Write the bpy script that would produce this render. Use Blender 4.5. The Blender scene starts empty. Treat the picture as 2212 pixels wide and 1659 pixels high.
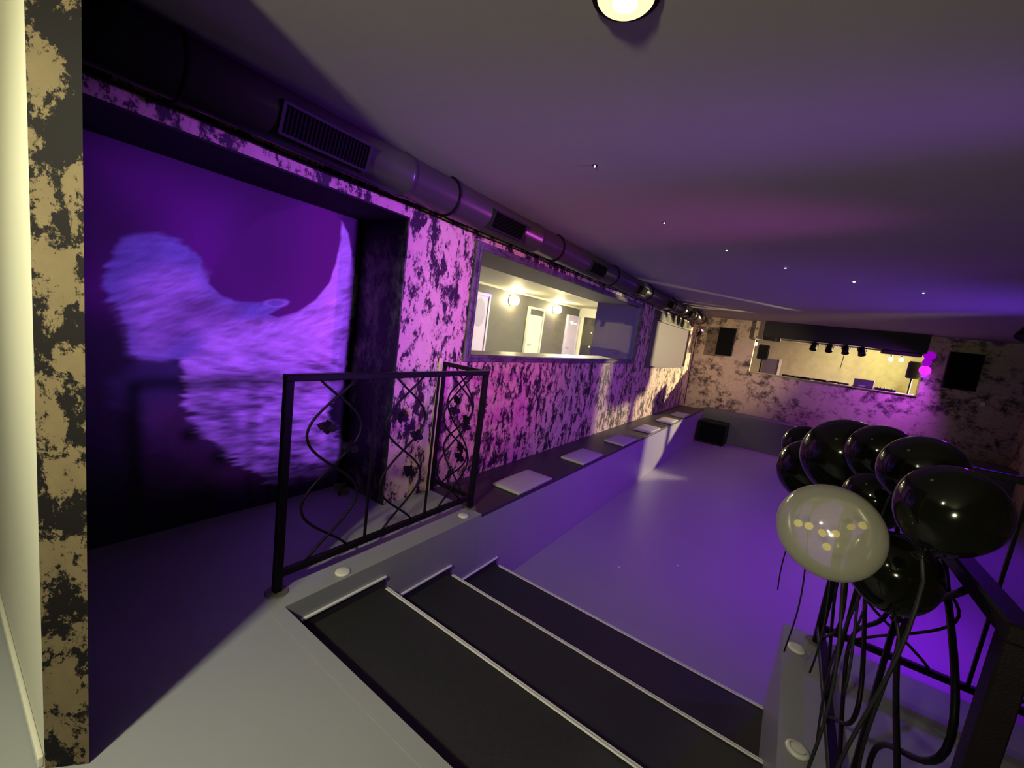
import bpy, bmesh, math, random
import numpy as np
from mathutils import Vector, Matrix

random.seed(7)
scene = bpy.context.scene
COL = scene.collection
PI = math.pi

# ------------------------------------------------------------------ helpers
def mesh_from(bm, name):
    bmesh.ops.recalc_face_normals(bm, faces=bm.faces)
    me = bpy.data.meshes.new(name)
    bm.to_mesh(me)
    bm.free()
    return me


def world_loc(o):
    v = Vector((0, 0, 0))
    while o is not None:
        v += o.location
        o = o.parent
    return v


def obj(name, bm, mat, parent=None, smooth=False, label=None):
    """one mesh object; bm is in world coordinates"""
    if parent is not None:
        bmesh.ops.translate(bm, verts=bm.verts, vec=-world_loc(parent))
    me = mesh_from(bm, name)
    if smooth:
        for p in me.polygons:
            p.use_smooth = True
    for m in (mat if isinstance(mat, (list, tuple)) else [mat]):
        me.materials.append(m)
    o = bpy.data.objects.new(name, me)
    COL.objects.link(o)
    if parent is not None:
        o.parent = parent
    if label:
        o['label'] = label
    return o


def thing(name, label, cat, loc, group=None):
    o = bpy.data.objects.new(name, None)
    o.empty_display_size = 0.05
    o.location = loc
    COL.objects.link(o)
    return tag(o, label, cat, group)


def tag(o, label, cat, group=None, kind=None):
    o['label'] = label
    o['category'] = cat
    if group:
        o['group'] = group
    if kind:
        o['kind'] = kind
    return o


def struct(name, bm, mat, parent=None, label=None, cat=None):
    o = obj(name, bm, mat, parent)
    if parent is None:
        o['kind'] = 'structure'
        if label:
            o['label'] = label
        if cat:
            o['category'] = cat
    return o


def copy_tree(o, parent=None):
    c = o.copy()
    COL.objects.link(c)
    if parent is not None:
        c.parent = parent
    for ch in list(o.children):
        copy_tree(ch, c)
    return c


def B():
    return bmesh.new()


def box(bm, x0, x1, y0, y1, z0, z1, bev=0.0, seg=2):
    vs = [bm.verts.new((x, y, z)) for x in (x0, x1) for y in (y0, y1) for z in (z0, z1)]
    q = [(0, 1, 3, 2), (4, 6, 7, 5), (0, 4, 5, 1), (2, 3, 7, 6), (0, 2, 6, 4), (1, 5, 7, 3)]
    fs = [bm.faces.new([vs[i] for i in f]) for f in q]
    if bev > 0:
        es = set()
        for f in fs:
            es.update(f.edges)
        bmesh.ops.bevel(bm, geom=list(es), offset=bev, segments=seg, affect='EDGES', profile=0.5)
    return bm


def bx(*a, **k):
    return box(B(), *a, **k)


def prism(bm, pts, z0, z1):
    lo = [bm.verts.new((x, y, z0)) for x, y in pts]
    hi = [bm.verts.new((x, y, z1)) for x, y in pts]
    n = len(pts)
    bm.faces.new(lo[::-1])
    bm.faces.new(hi)
    for i in range(n):
        j = (i + 1) % n
        bm.faces.new((lo[i], lo[j], hi[j], hi[i]))
    return bm


def tube(bm, pts, r, n=8, cap=True):
    pts = [Vector(p) for p in pts]
    rs = r if isinstance(r, (list, tuple)) else [r] * len(pts)
    rings = []
    t0 = (pts[1] - pts[0]).normalized()
    ref = Vector((0, 0, 1)) if abs(t0.z) < 0.9 else Vector((1, 0, 0))
    u = t0.cross(ref).normalized()
    for i, p in enumerate(pts):
        if i == 0:
            t = pts[1] - pts[0]
        elif i == len(pts) - 1:
            t = pts[-1] - pts[-2]
        else:
            t = pts[i + 1] - pts[i - 1]
        t = t.normalized()
        u = (u - t * u.dot(t))
        if u.length < 1e-6:
            u = t.orthogonal()
        u.normalize()
        v = t.cross(u)
        rings.append([bm.verts.new(p + (u * math.cos(a) + v * math.sin(a)) * rs[i])
                      for a in [2 * PI * k / n for k in range(n)]])
    for a, b in zip(rings[:-1], rings[1:]):
        for k in range(n):
            bm.faces.new((a[k], a[(k + 1) % n], b[(k + 1) % n], b[k]))
    if cap:
        bm.faces.new(rings[0][::-1])
        bm.faces.new(rings[-1])
    return bm


def lathe(bm, prof, origin, axis=(0, 0, 1), n=32):
    """prof: list of (radius, height along axis)"""
    ax = Vector(axis).normalized()
    u = ax.orthogonal().normalized()
    v = ax.cross(u)
    o = Vector(origin)
    rings = []
    for r, h in prof:
        if r < 1e-6:
            rings.append([bm.verts.new(o + ax * h)])
        else:
            rings.append([bm.verts.new(o + ax * h + (u * math.cos(2 * PI * k / n) + v * math.sin(2 * PI * k / n)) * r)
                          for k in range(n)])
    for a, b in zip(rings[:-1], rings[1:]):
        for k in range(n):
            k2 = (k + 1) % n
            if len(a) == 1 and len(b) == 1:
                continue
            if len(a) == 1:
                bm.faces.new((a[0], b[k2], b[k]))
            elif len(b) == 1:
                bm.faces.new((a[k], a[k2], b[0]))
            else:
                bm.faces.new((a[k], a[k2], b[k2], b[k]))
    return bm


# ---------------------------------------------------------------- materials
def new_mat(name):
    m = bpy.data.materials.new(name)
    m.use_nodes = True
    nt = m.node_tree
    for n in list(nt.nodes):
        nt.nodes.remove(n)
    out = nt.nodes.new('ShaderNodeOutputMaterial')
    return m, nt, out


def N(nt, t, **kw):
    n = nt.nodes.new(t)
    for k, v in kw.items():
        if k in n.inputs:
            n.inputs[k].default_value = v
        else:
            setattr(n, k, v)
    return n


def mixc(nt, fac, a, b):
    m = nt.nodes.new('ShaderNodeMix')
    m.data_type = 'RGBA'
    for sock, val in ((m.inputs[0], fac), (m.inputs[6], a), (m.inputs[7], b)):
        if hasattr(val, 'is_linked'):
            nt.links.new(val, sock)
        else:
            sock.default_value = val if not isinstance(val, tuple) else (*val, 1.0)
    return m.outputs[2]


def paint(name, col, rough=0.6, var=0.12, scale=6.0, bump=0.0, metallic=0.0, coat=0.0, spec=0.5):
    m, nt, out = new_mat(name)
    p = N(nt, 'ShaderNodeBsdfPrincipled', Roughness=rough, Metallic=metallic)
    p.inputs['Coat Weight'].default_value = coat
    p.inputs['Specular IOR Level'].default_value = spec
    tc = N(nt, 'ShaderNodeTexCoord')
    no = N(nt, 'ShaderNodeTexNoise', Scale=scale, Detail=5.0, Roughness=0.6)
    nt.links.new(tc.outputs['Object'], no.inputs['Vector'])
    a = tuple(min(1, c * (1 - var)) for c in col)
    b = tuple(min(1, c * (1 + var)) for c in col)
    nt.links.new(mixc(nt, no.outputs['Fac'], a, b), p.inputs['Base Color'])
    if bump:
        n2 = N(nt, 'ShaderNodeTexNoise', Scale=scale * 12, Detail=3.0)
        nt.links.new(tc.outputs['Object'], n2.inputs['Vector'])
        bp = N(nt, 'ShaderNodeBump', Strength=bump, Distance=0.01)
        nt.links.new(n2.outputs['Fac'], bp.inputs['Height'])
        nt.links.new(bp.outputs['Normal'], p.inputs['Normal'])
    nt.links.new(p.outputs[0], out.inputs[0])
    return m


def emit(name, col, strength):
    m, nt, out = new_mat(name)
    e = N(nt, 'ShaderNodeEmission', Strength=strength)
    e.inputs['Color'].default_value = (*col, 1)
    nt.links.new(e.outputs[0], out.inputs[0])
    return m


def blotch(name, pale, dark, scale=5.0, thr=0.53, soft=0.035, stretch=(1, 1, 0.6), rough=0.5, mid=None, metallic=0.0, spec=0.3):
    """sponged two-tone wall paint: pale gold over dark, torn blotches"""
    m, nt, out = new_mat(name)
    L = nt.links.new
    p = N(nt, 'ShaderNodeBsdfPrincipled', Roughness=rough, Metallic=metallic)
    p.inputs['Specular IOR Level'].default_value = spec
    tc = N(nt, 'ShaderNodeTexCoord')
    mp = N(nt, 'ShaderNodeMapping')
    mp.inputs['Scale'].default_value = stretch
    L(tc.outputs['Object'], mp.inputs['Vector'])
    n1 = N(nt, 'ShaderNodeTexNoise', Scale=scale, Detail=9.0, Roughness=0.74, Distortion=0.15)
    n2 = N(nt, 'ShaderNodeTexNoise', Scale=scale * 0.32, Detail=3.0, Roughness=0.5)
    n3 = N(nt, 'ShaderNodeTexNoise', Scale=scale * 7.0, Detail=6.0, Roughness=0.7)
    for n in (n1, n2, n3):
        L(mp.outputs[0], n.inputs['Vector'])
    # value = n1 + .35*(n2-.5) + .1*(n3-.5)
    a = N(nt, 'ShaderNodeMath', operation='MULTIPLY_ADD')
    L(n2.outputs['Fac'], a.inputs[0]); a.inputs[1].default_value = 0.38
    L(n1.outputs['Fac'], a.inputs[2])
    b = N(nt, 'ShaderNodeMath', operation='MULTIPLY_ADD')
    L(n3.outputs['Fac'], b.inputs[0]); b.inputs[1].default_value = 0.22
    L(a.outputs[0], b.inputs[2])
    mr = N(nt, 'ShaderNodeMapRange')
    off = 0.19 + 0.11
    mr.inputs['From Min'].default_value = thr + off - soft
    mr.inputs['From Max'].default_value = thr + off + soft
    L(b.outputs[0], mr.inputs['Value'])
    pv = N(nt, 'ShaderNodeTexNoise', Scale=scale * 1.7, Detail=6.0, Roughness=0.65)
    L(mp.outputs[0], pv.inputs['Vector'])
    pale2 = tuple(c * 0.62 for c in pale) if mid is None else mid
    palec = mixc(nt, pv.outputs['Fac'], pale2, pale)
    c = mixc(nt, mr.outputs[0], palec, dark)
    L(c, p.inputs['Base Color'])
    bp = N(nt, 'ShaderNodeBump', Strength=0.25, Distance=0.01)
    L(mr.outputs[0], bp.inputs['Height'])
    L(bp.outputs['Normal'], p.inputs['Normal'])
    L(p.outputs[0], out.inputs[0])
    return m


M = {}
M['floor'] = paint('grey floor paint', (0.34, 0.34, 0.335), 0.42, 0.06, 2.5, 0.03)
M['floor_dance'] = paint('grey dance floor paint', (0.36, 0.355, 0.355), 0.4, 0.06, 2.5, 0.03)
M['plinth'] = paint('dark grey plinth paint', (0.16, 0.155, 0.17), 0.5, 0.06, 2.5)
M['bench_top'] = paint('dark bench paint', (0.045, 0.035, 0.04), 0.5, 0.15, 4)
M['ceiling'] = paint('dark ceiling paint', (0.44, 0.42, 0.375), 0.75, 0.1, 0.6, 0.05)
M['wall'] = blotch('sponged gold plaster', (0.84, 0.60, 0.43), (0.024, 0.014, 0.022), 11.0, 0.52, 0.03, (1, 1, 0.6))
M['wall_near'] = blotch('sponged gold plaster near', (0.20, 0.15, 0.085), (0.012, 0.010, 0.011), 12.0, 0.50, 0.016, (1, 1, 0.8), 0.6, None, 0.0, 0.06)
M['wall_far'] = blotch('sponged gold plaster far', (0.68, 0.52, 0.41), (0.07, 0.045, 0.05), 4.6, 0.56, 0.07, (1, 1, 1.1))
M['reveal_dark'] = blotch('sponged black plaster', (0.34, 0.34, 0.24), (0.02, 0.02, 0.016), 5.0, 0.43, 0.09, (1, 1, 0.6))
M['black_paint'] = paint('matt black paint', (0.012, 0.012, 0.012), 0.8)
M['lavender'] = paint('lilac grey paint', (0.19, 0.13, 0.50), 0.45, 0.05)
M['frame'] = blotch('dark lilac frame paint', (0.16, 0.13, 0.17), (0.05, 0.04, 0.055), 18, 0.52, 0.05, (1, 1, 1))
M['cream'] = paint('cream wall paint', (0.70, 0.665, 0.53), 0.5, 0.05, 1.5)
M['baseboard'] = paint('cream gloss trim', (0.78, 0.74, 0.6), 0.3, 0.04)
M['corr_wall'] = paint('brown grey paint', (0.10, 0.092, 0.082), 0.6, 0.12, 1.2)
M['corr_ceil'] = paint('cream ceiling paint', (0.72, 0.68, 0.55), 0.6, 0.06, 2)
M['rear_paint'] = paint('brown rear wall paint', (0.24, 0.21, 0.17), 0.6, 0.08, 1.5)
M['soffit'] = paint('brown grey soffit paint', (0.30, 0.27, 0.24), 0.6, 0.08, 1.5)
M['door_cream'] = paint('cream door paint', (0.72, 0.70, 0.60), 0.4, 0.03)
M['door_lilac'] = paint('lilac white door paint', (0.62, 0.52, 0.72), 0.4, 0.04)
M['door_reflection'] = paint('lilac grey reflection', (0.42, 0.35, 0.52), 0.4, 0.04)
M['dark'] = paint('dark door paint', (0.02, 0.018, 0.024), 0.5)
M['rubber'] = paint('black ribbed rubber', (0.022, 0.022, 0.019), 0.6, 0.3, 30, 0.5)
M['alu'] = paint('pale nosing', (0.93, 0.88, 0.84), 0.4, 0.08, 8)
M['alu_groove'] = paint('nosing groove', (0.5, 0.46, 0.43), 0.5)
M['iron'] = paint('black iron', (0.008, 0.005, 0.008), 0.45, 0.3, 20, 0.1, 0, 0, 0.12)
M['iron_worn'] = paint('worn grey base plate', (0.16, 0.15, 0.13), 0.6, 0.5, 40)
M['gold_strip'] = paint('pale gold batten', (0.75, 0.62, 0.36), 0.4)
M['duct'] = paint('grey spiral duct', (0.045, 0.036, 0.035), 0.3, 0.1, 6, 0.0, 0.0)
M['vent'] = paint('vent metal', (0.005, 0.004, 0.004), 0.6, 0.2, 8, 0.0, 0.0, 0.0, 0.08)
M['vent_rim'] = paint('vent rim metal', (0.02, 0.016, 0.018), 0.5, 0.1, 8, 0.0, 0.0, 0.0, 0.2)
M['black_plastic'] = paint('black plastic', (0.008, 0.008, 0.008), 0.5, 0.12, 6, 0, 0, 0, 0.2)
M['mesh_grille'] = paint('black speaker grille', (0.005, 0.005, 0.006), 0.8, 0.2, 60, 0.3, 0, 0, 0.1)
M['cushion'] = paint('pale grey cushion fabric', (0.50, 0.47, 0.46), 0.75, 0.1, 14, 0.25)
M['cushion_seam'] = paint('grey cushion piping', (0.30, 0.28, 0.28), 0.8)
M['disc'] = paint('cream disc light', (0.86, 0.83, 0.70), 0.3, 0.03)
M['pink_board'] = paint('pale pink board', (0.10, 0.072, 0.085), 0.6, 0.08, 3)
M['booth'] = blotch('yellow booth plaster', (0.56, 0.54, 0.30), (0.38, 0.36, 0.2), 4.0, 0.6, 0.1, (1, 1, 1), 0.6)
M['laptop'] = paint('dark laptop shell', (0.05, 0.04, 0.06), 0.4)
M['lap_screen'] = paint('grey laptop screen', (0.3, 0.3, 0.3), 0.3)
M['booth_panel'] = paint('dim violet panel', (0.12, 0.08, 0.14), 0.5)
M['silver'] = paint('silver metal', (0.6, 0.58, 0.55), 0.3, 0.05, 8, 0, 0.9)
M['balloon'] = paint('black latex', (0.004, 0.004, 0.003), 0.10, 0.1, 3, 0, 0, 0, 0.3)
M['ribbon'] = paint('black satin ribbon', (0.012, 0.010, 0.012), 0.5, 0.2, 20, 0, 0, 0, 0.3)
M['confetti'] = paint('gold confetti', (0.95, 0.78, 0.28), 0.5)
M['lamp_on'] = emit('warm lamp glass', (1.0, 0.90, 0.45), 1.35)
M['lamp_core'] = emit('warm lamp hot core', (1.0, 0.95, 0.68), 3.0)
M['globe_on'] = emit('warm globe glass', (1.0, 0.84, 0.46), 120.0)
M['bulb_on'] = emit('warm bulb', (1.0, 0.92, 0.5), 40.0)
M['key_on'] = emit('warm pendant glass', (1.0, 1.0, 0.70), 40.0)
M['lounge_on'] = emit('added lounge lamp glass', (1.0, 0.95, 0.66), 1300.0)
M['led_white'] = emit('small white led', (0.9, 1.0, 0.85), 8.0)
M['led_green'] = emit('small green led', (0.45, 1.0, 0.25), 8.0)
M['led_red'] = emit('small red led', (1.0, 0.35, 0.45), 4.0)
M['led_pink'] = emit('pink lamp lens', (1.0, 0.35, 0.6), 1.6)
M['led_purple'] = emit('magenta lamp lens', (0.62, 0.02, 1.0), 1.8)
M['led_purple_soft'] = emit('magenta lamp lens soft', (0.5, 0.0, 0.85), 0.6)


def glass_mat():
    m, nt, out = new_mat('window glass')
    t = N(nt, 'ShaderNodeBsdfTransparent')
    g = N(nt, 'ShaderNodeBsdfGlossy', Roughness=0.03)
    lw = N(nt, 'ShaderNodeLayerWeight', Blend=0.5)
    pw = N(nt, 'ShaderNodeMath', operation='POWER')
    nt.links.new(lw.outputs['Facing'], pw.inputs[0]); pw.inputs[1].default_value = 5.0
    fr = N(nt, 'ShaderNodeMath', operation='MULTIPLY_ADD')
    nt.links.new(pw.outputs[0], fr.inputs[0]); fr.inputs[1].default_value = 0.5; fr.inputs[2].default_value = 0.02
    mx = N(nt, 'ShaderNodeMixShader')
    nt.links.new(fr.outputs[0], mx.inputs[0])
    nt.links.new(t.outputs[0], mx.inputs[1])
    nt.links.new(g.outputs[0], mx.inputs[2])
    nt.links.new(mx.outputs[0], out.inputs[0])
    return m


def pearl_mat():
    m, nt, out = new_mat('pearl latex')
    L = nt.links.new
    t = N(nt, 'ShaderNodeBsdfTransparent')
    t.inputs['Color'].default_value = (0.95, 0.92, 0.86, 1)
    d = N(nt, 'ShaderNodeBsdfDiffuse')
    d.inputs['Color'].default_value = (0.72, 0.68, 0.58, 1)
    tr = N(nt, 'ShaderNodeBsdfTranslucent')
    tr.inputs['Color'].default_value = (0.72, 0.68, 0.58, 1)
    g = N(nt, 'ShaderNodeBsdfGlossy', Roughness=0.12)
    m1 = N(nt, 'ShaderNodeMixShader'); m1.inputs[0].default_value = 0.35
    L(d.outputs[0], m1.inputs[1]); L(tr.outputs[0], m1.inputs[2])
    lw = N(nt, 'ShaderNodeLayerWeight', Blend=0.35)
    mr = N(nt, 'ShaderNodeMapRange')
    mr.inputs['To Min'].default_value = 0.30; mr.inputs['To Max'].default_value = 0.85
    L(lw.outputs['Facing'], mr.inputs['Value'])
    m2 = N(nt, 'ShaderNodeMixShader')
    L(mr.outputs[0], m2.inputs[0])
    L(t.outputs[0], m2.inputs[1]); L(m1.outputs[0], m2.inputs[2])
    fr = N(nt, 'ShaderNodeFresnel', IOR=1.45)
    m3 = N(nt, 'ShaderNodeMixShader')
    L(fr.outputs[0], m3.inputs[0]); L(m2.outputs[0], m3.inputs[1]); L(g.outputs[0], m3.inputs[2])
    L(m3.outputs[0], out.inputs[0])
    return m


M['glass'] = glass_mat()
M['pearl'] = pearl_mat()

# ================================================================ dimensions
ZC = 2.33          # ceiling
ZF = -0.72         # lower floor
XW = -2.27         # face of the left wall
YF = 11.75         # face of the far wall
T = [-0.165, -0.345, -0.52]        # treads
YS = [0.92, 1.487, 2.063, 2.635]   # platform edge and nosings
SX0, SX1 = -1.71, 0.20             # stair width

# ================================================================ setting
bm = B()
box(bm, -6.2, SX0, -3.2, 2.36, -0.72, 0.0)
box(bm, SX0, 3.6, -3.2, YS[0], -0.72, 0.0)
box(bm, SX1, 3.6, YS[0], 2.655, -0.72, 0.0)
struct('floor', bm, M['floor'], label='grey painted upper platform floor at the head of the steps', cat='floor')
struct('floor_lower', bx(SX0, 3.8, YS[0], 14.4, -0.9, ZF), M['floor_dance'], label='painted dance floor below the steps', cat='floor')
struct('ceiling', bx(-3.06, 3.8, -3.4, 14.4, ZC, ZC + 0.15), M['ceiling'], label='dark flat ceiling', cat='ceiling')

struct('trim_12', bx(SX0, SX1, 0.855, 0.921, -0.03, 0.0016, 0.001), M['floor'], label='slightly raised lip along the top edge of the steps', cat='wall trim')
# left wall with the alcove, the window and the closed opening
bm = B()
box(bm, -2.78, XW, 0.24, 1.905, 2.03, ZC)
box(bm, -3.05, XW, 1.905, 2.585, -0.72, ZC)
box(bm, -2.62, XW, 2.585, 6.86, -0.72, 1.11)
box(bm, -3.05, XW, 2.585, 6.86, 2.04, ZC)
box(bm, -3.05, XW, 6.86, 7.62, -0.72, ZC)
box(bm, -2.62, XW, 7.62, 10.75, -0.72, 0.98)
box(bm, -2.62, XW, 7.62, 10.75, 1.90, ZC)
box(bm, -3.05, XW, 10.75, YF, -0.72, ZC)
struct('wall_left', bm, M['wall'], label='left wall in torn gold and black sponged plaster', cat='wall')
struct('wall_alcove', bx(-3.05, -2.78, 0.0, 1.905, -0.1, ZC), M['black_paint'], label='black back wall of the alcove', cat='wall')
# alcove reveal and soffit, window reveal and soffit
struct('trim_1', bx(-2.78, XW - 0.002, 1.895, 1.905, 0.0, 2.03), M['reveal_dark'], label='dark mottled side of the alcove', cat='wall trim')
struct('trim_2', bx(-2.78, XW - 0.002, 0.24, 1.895, 2.02, 2.03), M['black_paint'], label='black underside of the alcove', cat='wall trim')
struct('trim_3', bx(-3.04, XW - 0.002, 6.845, 6.86, 1.11, 2.03), M['lavender'], label='smooth lilac side of the wall window', cat='wall trim')
struct('trim_4', bx(-3.05, XW - 0.002, 2.585, 6.845, 2.028, 2.04), M['soffit'], label='dull brown underside of the wall window', cat='wall trim')
struct('trim_5', bx(-2.66, XW - 0.01, 2.60, 6.84, 1.11, 1.125), M['gold_strip'], label='pale sill board of the wall window', cat='wall trim')

# near partition
bm = B()
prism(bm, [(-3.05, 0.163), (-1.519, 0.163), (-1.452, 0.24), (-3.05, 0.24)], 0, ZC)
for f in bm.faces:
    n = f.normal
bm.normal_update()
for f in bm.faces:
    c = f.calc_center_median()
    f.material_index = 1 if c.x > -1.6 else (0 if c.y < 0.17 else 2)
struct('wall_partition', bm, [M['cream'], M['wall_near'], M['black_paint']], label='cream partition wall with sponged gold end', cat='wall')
struct('baseboard_partition', bx(-3.05, -1.53, 0.150, 0.163, 0, 0.035, 0.004), M['baseboard'], label='cream baseboard along the near partition', cat='baseboard')
# rear room shell behind the camera
struct('wall_back', bx(-6.2, 3.6, -3.3, -3.2, 0, ZC), M['rear_paint'], label='brown wall at the rear of the platform', cat='wall')
struct('wall_west', bx(-3.16, -3.06, -3.2, 0.163, 0, ZC), M['rear_paint'], label='brown wall behind the partition', cat='wall')
struct('wall_right', bx(3.6, 3.7, -3.2, YF, -0.72, ZC), M['wall_far'], label='right wall of the hall', cat='wall')

# far wall with the booth window
bm = B()
WX0, WX1, WZ0, WZ1 = -0.95, 2.12, 1.10, 1.93
YB = YF + 0.18
box(bm, XW, WX0, YF, YB, -0.72, ZC)
box(bm, WX1, 3.7, YF, YB, -0.72, ZC)
box(bm, WX0, WX1, YF, YB, -0.72, WZ0)
box(bm, WX0, WX1, YF, YB, WZ1, ZC)
struct('wall_far', bm, M['wall_far'], label='far wall in blurred gold and black plaster with booth window', cat='wall')
bm = B()
box(bm, -1.7, 3.7, 13.8, 13.9, 0.1, ZC)
box(bm, -1.8, -1.7, YB, 13.9, 0.1, ZC)
box(bm, 3.6, 3.7, YB, 13.8, 0.1, ZC)
struct('wall_booth', bm, M['booth'], label='yellow lit walls inside the music booth', cat='wall')
struct('floor_booth', bx(-1.7, 3.6, YB, 13.8, 0.0, 0.1), M['dark'], label='dark floor of the music booth', cat='floor')
# low plinth along the far wall and black header over the booth window
struct('trim_6', bx(SX0, 3.6, 11.22, YF, ZF, 0.03, 0.01), M['plinth'], label='painted plinth at the foot of the far wall', cat='wall trim')
struct('trim_7', bx(-0.78, 2.05, 11.42, YF - 0.002, 1.96, ZC), M['black_paint'], label='black header box above the booth window', cat='wall trim')
struct('trim_8', bx(-0.99, -0.80, 11.60, YF - 0.002, 1.90, ZC), M['wall_far'], label='short plaster pier left of the black header', cat='wall trim')
struct('trim_9', bx(WX0, WX1, 11.70, YB + 0.12, WZ0 - 0.02, WZ0, 0.004), M['booth'], label='pale ledge of the booth window', cat='wall trim')

# ----------------------------------------------------------- lounge behind
struct('wall_lounge', bx(-5.9, -5.8, 1.9, 12.0, 0, 2.27), M['corr_wall'], label='brown grey lounge wall seen through the wall window', cat='wall')
bm = B()
box(bm, -5.8, -3.05, 11.8, 11.9, 2.0, 2.27)
box(bm, -5.8, -5.62, 11.8, 11.9, 0, 2.0)
box(bm, -4.6, -3.05, 11.8, 11.9, 0, 2.0)
struct('wall_lounge_end', bm, M['corr_ceil'], label='cream end wall of the lounge over the dark doorway', cat='wall')
struct('wall_lounge_start', bx(-5.8, -3.05, 1.8, 1.9, 0, 2.27), M['corr_wall'], label='near end wall of the lounge', cat='wall')
struct('ceiling_lounge', bx(-6.0, -3.05, 1.8, 12.1, 2.27, 2.33), M['corr_ceil'], label='cream lamp-lit ceiling of the lounge', cat='ceiling')
struct('floor_lounge', bx(-6.0, -2.62, 2.36, 12.2, -0.1, 0), M['floor'], label='floor of the lounge', cat='floor')
struct('trim_10', bx(-5.8, -5.74, 1.9, 11.8, 2.215, 2.27, 0.012), M['corr_ceil'], label='cream cove between lounge wall and ceiling', cat='wall trim')


def door(name, y0, y1, z1, mat, label, transom=False, frame=True):
    x = -5.80
    d = struct(name, bx(x, x + 0.045, y0 + 0.06, y1 - 0.06, 0.0, z1 - (0.2 if transom else 0.06), 0.004), mat, label=label, cat='door')
    if frame:
        bm = B()
        box(bm, x, x + 0.07, y0, y0 + 0.06, 0, z1, 0.006)
        box(bm, x, x + 0.07, y1 - 0.06, y1, 0, z1, 0.006)
        box(bm, x, x + 0.07, y0 + 0.06, y1 - 0.06, z1 - 0.06, z1, 0.006)
        obj('door_frame', bm, M['door_cream'] if transom else mat, d)
    if transom:
        obj('transom', bx(x, x + 0.03, y0 + 0.06, y1 - 0.06, z1 - 0.2, z1 - 0.06), M['corr_wall'], d)
    bm = B()
    tube(bm, [(x + 0.045, y0 + 0.14, 1.02), (x + 0.09, y0 + 0.14, 1.02), (x + 0.09, y0 + 0.25, 1.02)], 0.01, 8)
    obj('door_handle', bm, M['silver'], d, True)
    return d


door('door_1', 8.85, 9.62, 1.985, M['door_cream'], 'cream door with dark transom between the two wall lamps', True)
dl = door('door_2', 6.35, 7.24, 2.05, M['door_lilac'], 'lilac white door at the left edge of the wall window', False)
bm = B()
pts = [(6.92 + 0.19 * math.cos(a), 1.62 + 0.30 * math.sin(a)) for a in [2 * PI * k / 28 for k in range(28)]]
f0 = [bm.verts.new((-5.755, y, z)) for y, z in pts]
f1 = [bm.verts.new((-5.750, y, z)) for y, z in pts]
bm.faces.new(f0[::-1]); bm.faces.new(f1)
for i in range(28):
    j = (i + 1) % 28
    bm.faces.new((f0[i], f0[j], f1[j], f1[i]))
obj('oval_reflection', bm, M['door_reflection'], dl)  # reflection on the door, drawn as a flat grey oval
door('door_3', 10.98, 11.76, 1.99, M['door_lilac'], 'lilac white door beside the dark doorway', False)
d4 = struct('door_4', bx(-5.62, -4.6, 11.83, 11.88, 0, 2.0, 0.004), M['dark'], label='dark doorway at the end of the lounge', cat='door')
for z, mt in ((1.55, 'led_red'), (1.12, 'led_green')):
    bm = B()
    lathe(bm, [(0, 0.012), (0.014, 0.006), (0.018, 0)], (-5.32, 11.83, z), (0, -1, 0), 12)
    obj('indicator_light', bm, M[mt], d4, True, label='small red indicator' if mt == 'led_red' else 'small green indicator')


def wall_globe(y, z, label):
    t = thing('wall_lamp', label, 'lamp', (-5.80, y, z), 'round lamps on the lounge wall')
    obj('base', lathe(B(), [(0, 0), (0.13, 0), (0.135, 0.012), (0.12, 0.03), (0, 0.03)], (-5.80, y, z), (1, 0, 0), 32), M['door_cream'], t, True)
    prof = [(0.105 * math.sin(a), 0.035 + 0.085 * (1 - math.cos(a))) for a in [PI * k / 12 for k in range(13)]]
    obj('globe', lathe(B(), prof, (-5.80, y, z), (1, 0, 0), 32), M['globe_on'], t, True)
    return t


wall_globe(8.10, 2.03, 'round warm lamp on the lounge wall left of the cream door')
wall_globe(10.22, 2.05, 'round warm lamp on the lounge wall right of the cream door')

for k, (lx, ly) in enumerate(((-3.85, 7.7), (-3.85, 10.2))):  # added lamps, out of sight, to brighten the lounge doors and walls
    t = thing('ceiling_lamp', ('added round lamp on the lounge ceiling, the nearer one, hidden over the window', 'added round lamp on the lounge ceiling, the farther one, hidden over the window')[k], 'lamp', (lx, ly, 2.27))
    obj('rim', lathe(B(), [(0, 0), (0.11, 0), (0.11, -0.012), (0, -0.012)], (lx, ly, 2.27), (0, 0, 1), 32), M['door_cream'], t, True)
    obj('glass', lathe(B(), [(0, -0.012), (0.095, -0.012), (0.09, -0.035), (0.06, -0.055), (0, -0.06)], (lx, ly, 2.27), (0, 0, 1), 32), M['lounge_on'], t, True)

# ----------------------------------------------------------- wall window
def rect_frame(bm, x0, x1, y0, y1, z0, z1, w, bev=0.008):
    box(bm, x0, x1, y0 - w, y0, z0 - w, z1 + w, bev)
    box(bm, x0, x1, y1, y1 + w, z0 - w, z1 + w, bev)
    box(bm, x0, x1, y0, y1, z0 - w, z0, bev)
    box(bm, x0, x1, y0, y1, z1, z1 + w, bev)
    return bm


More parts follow.
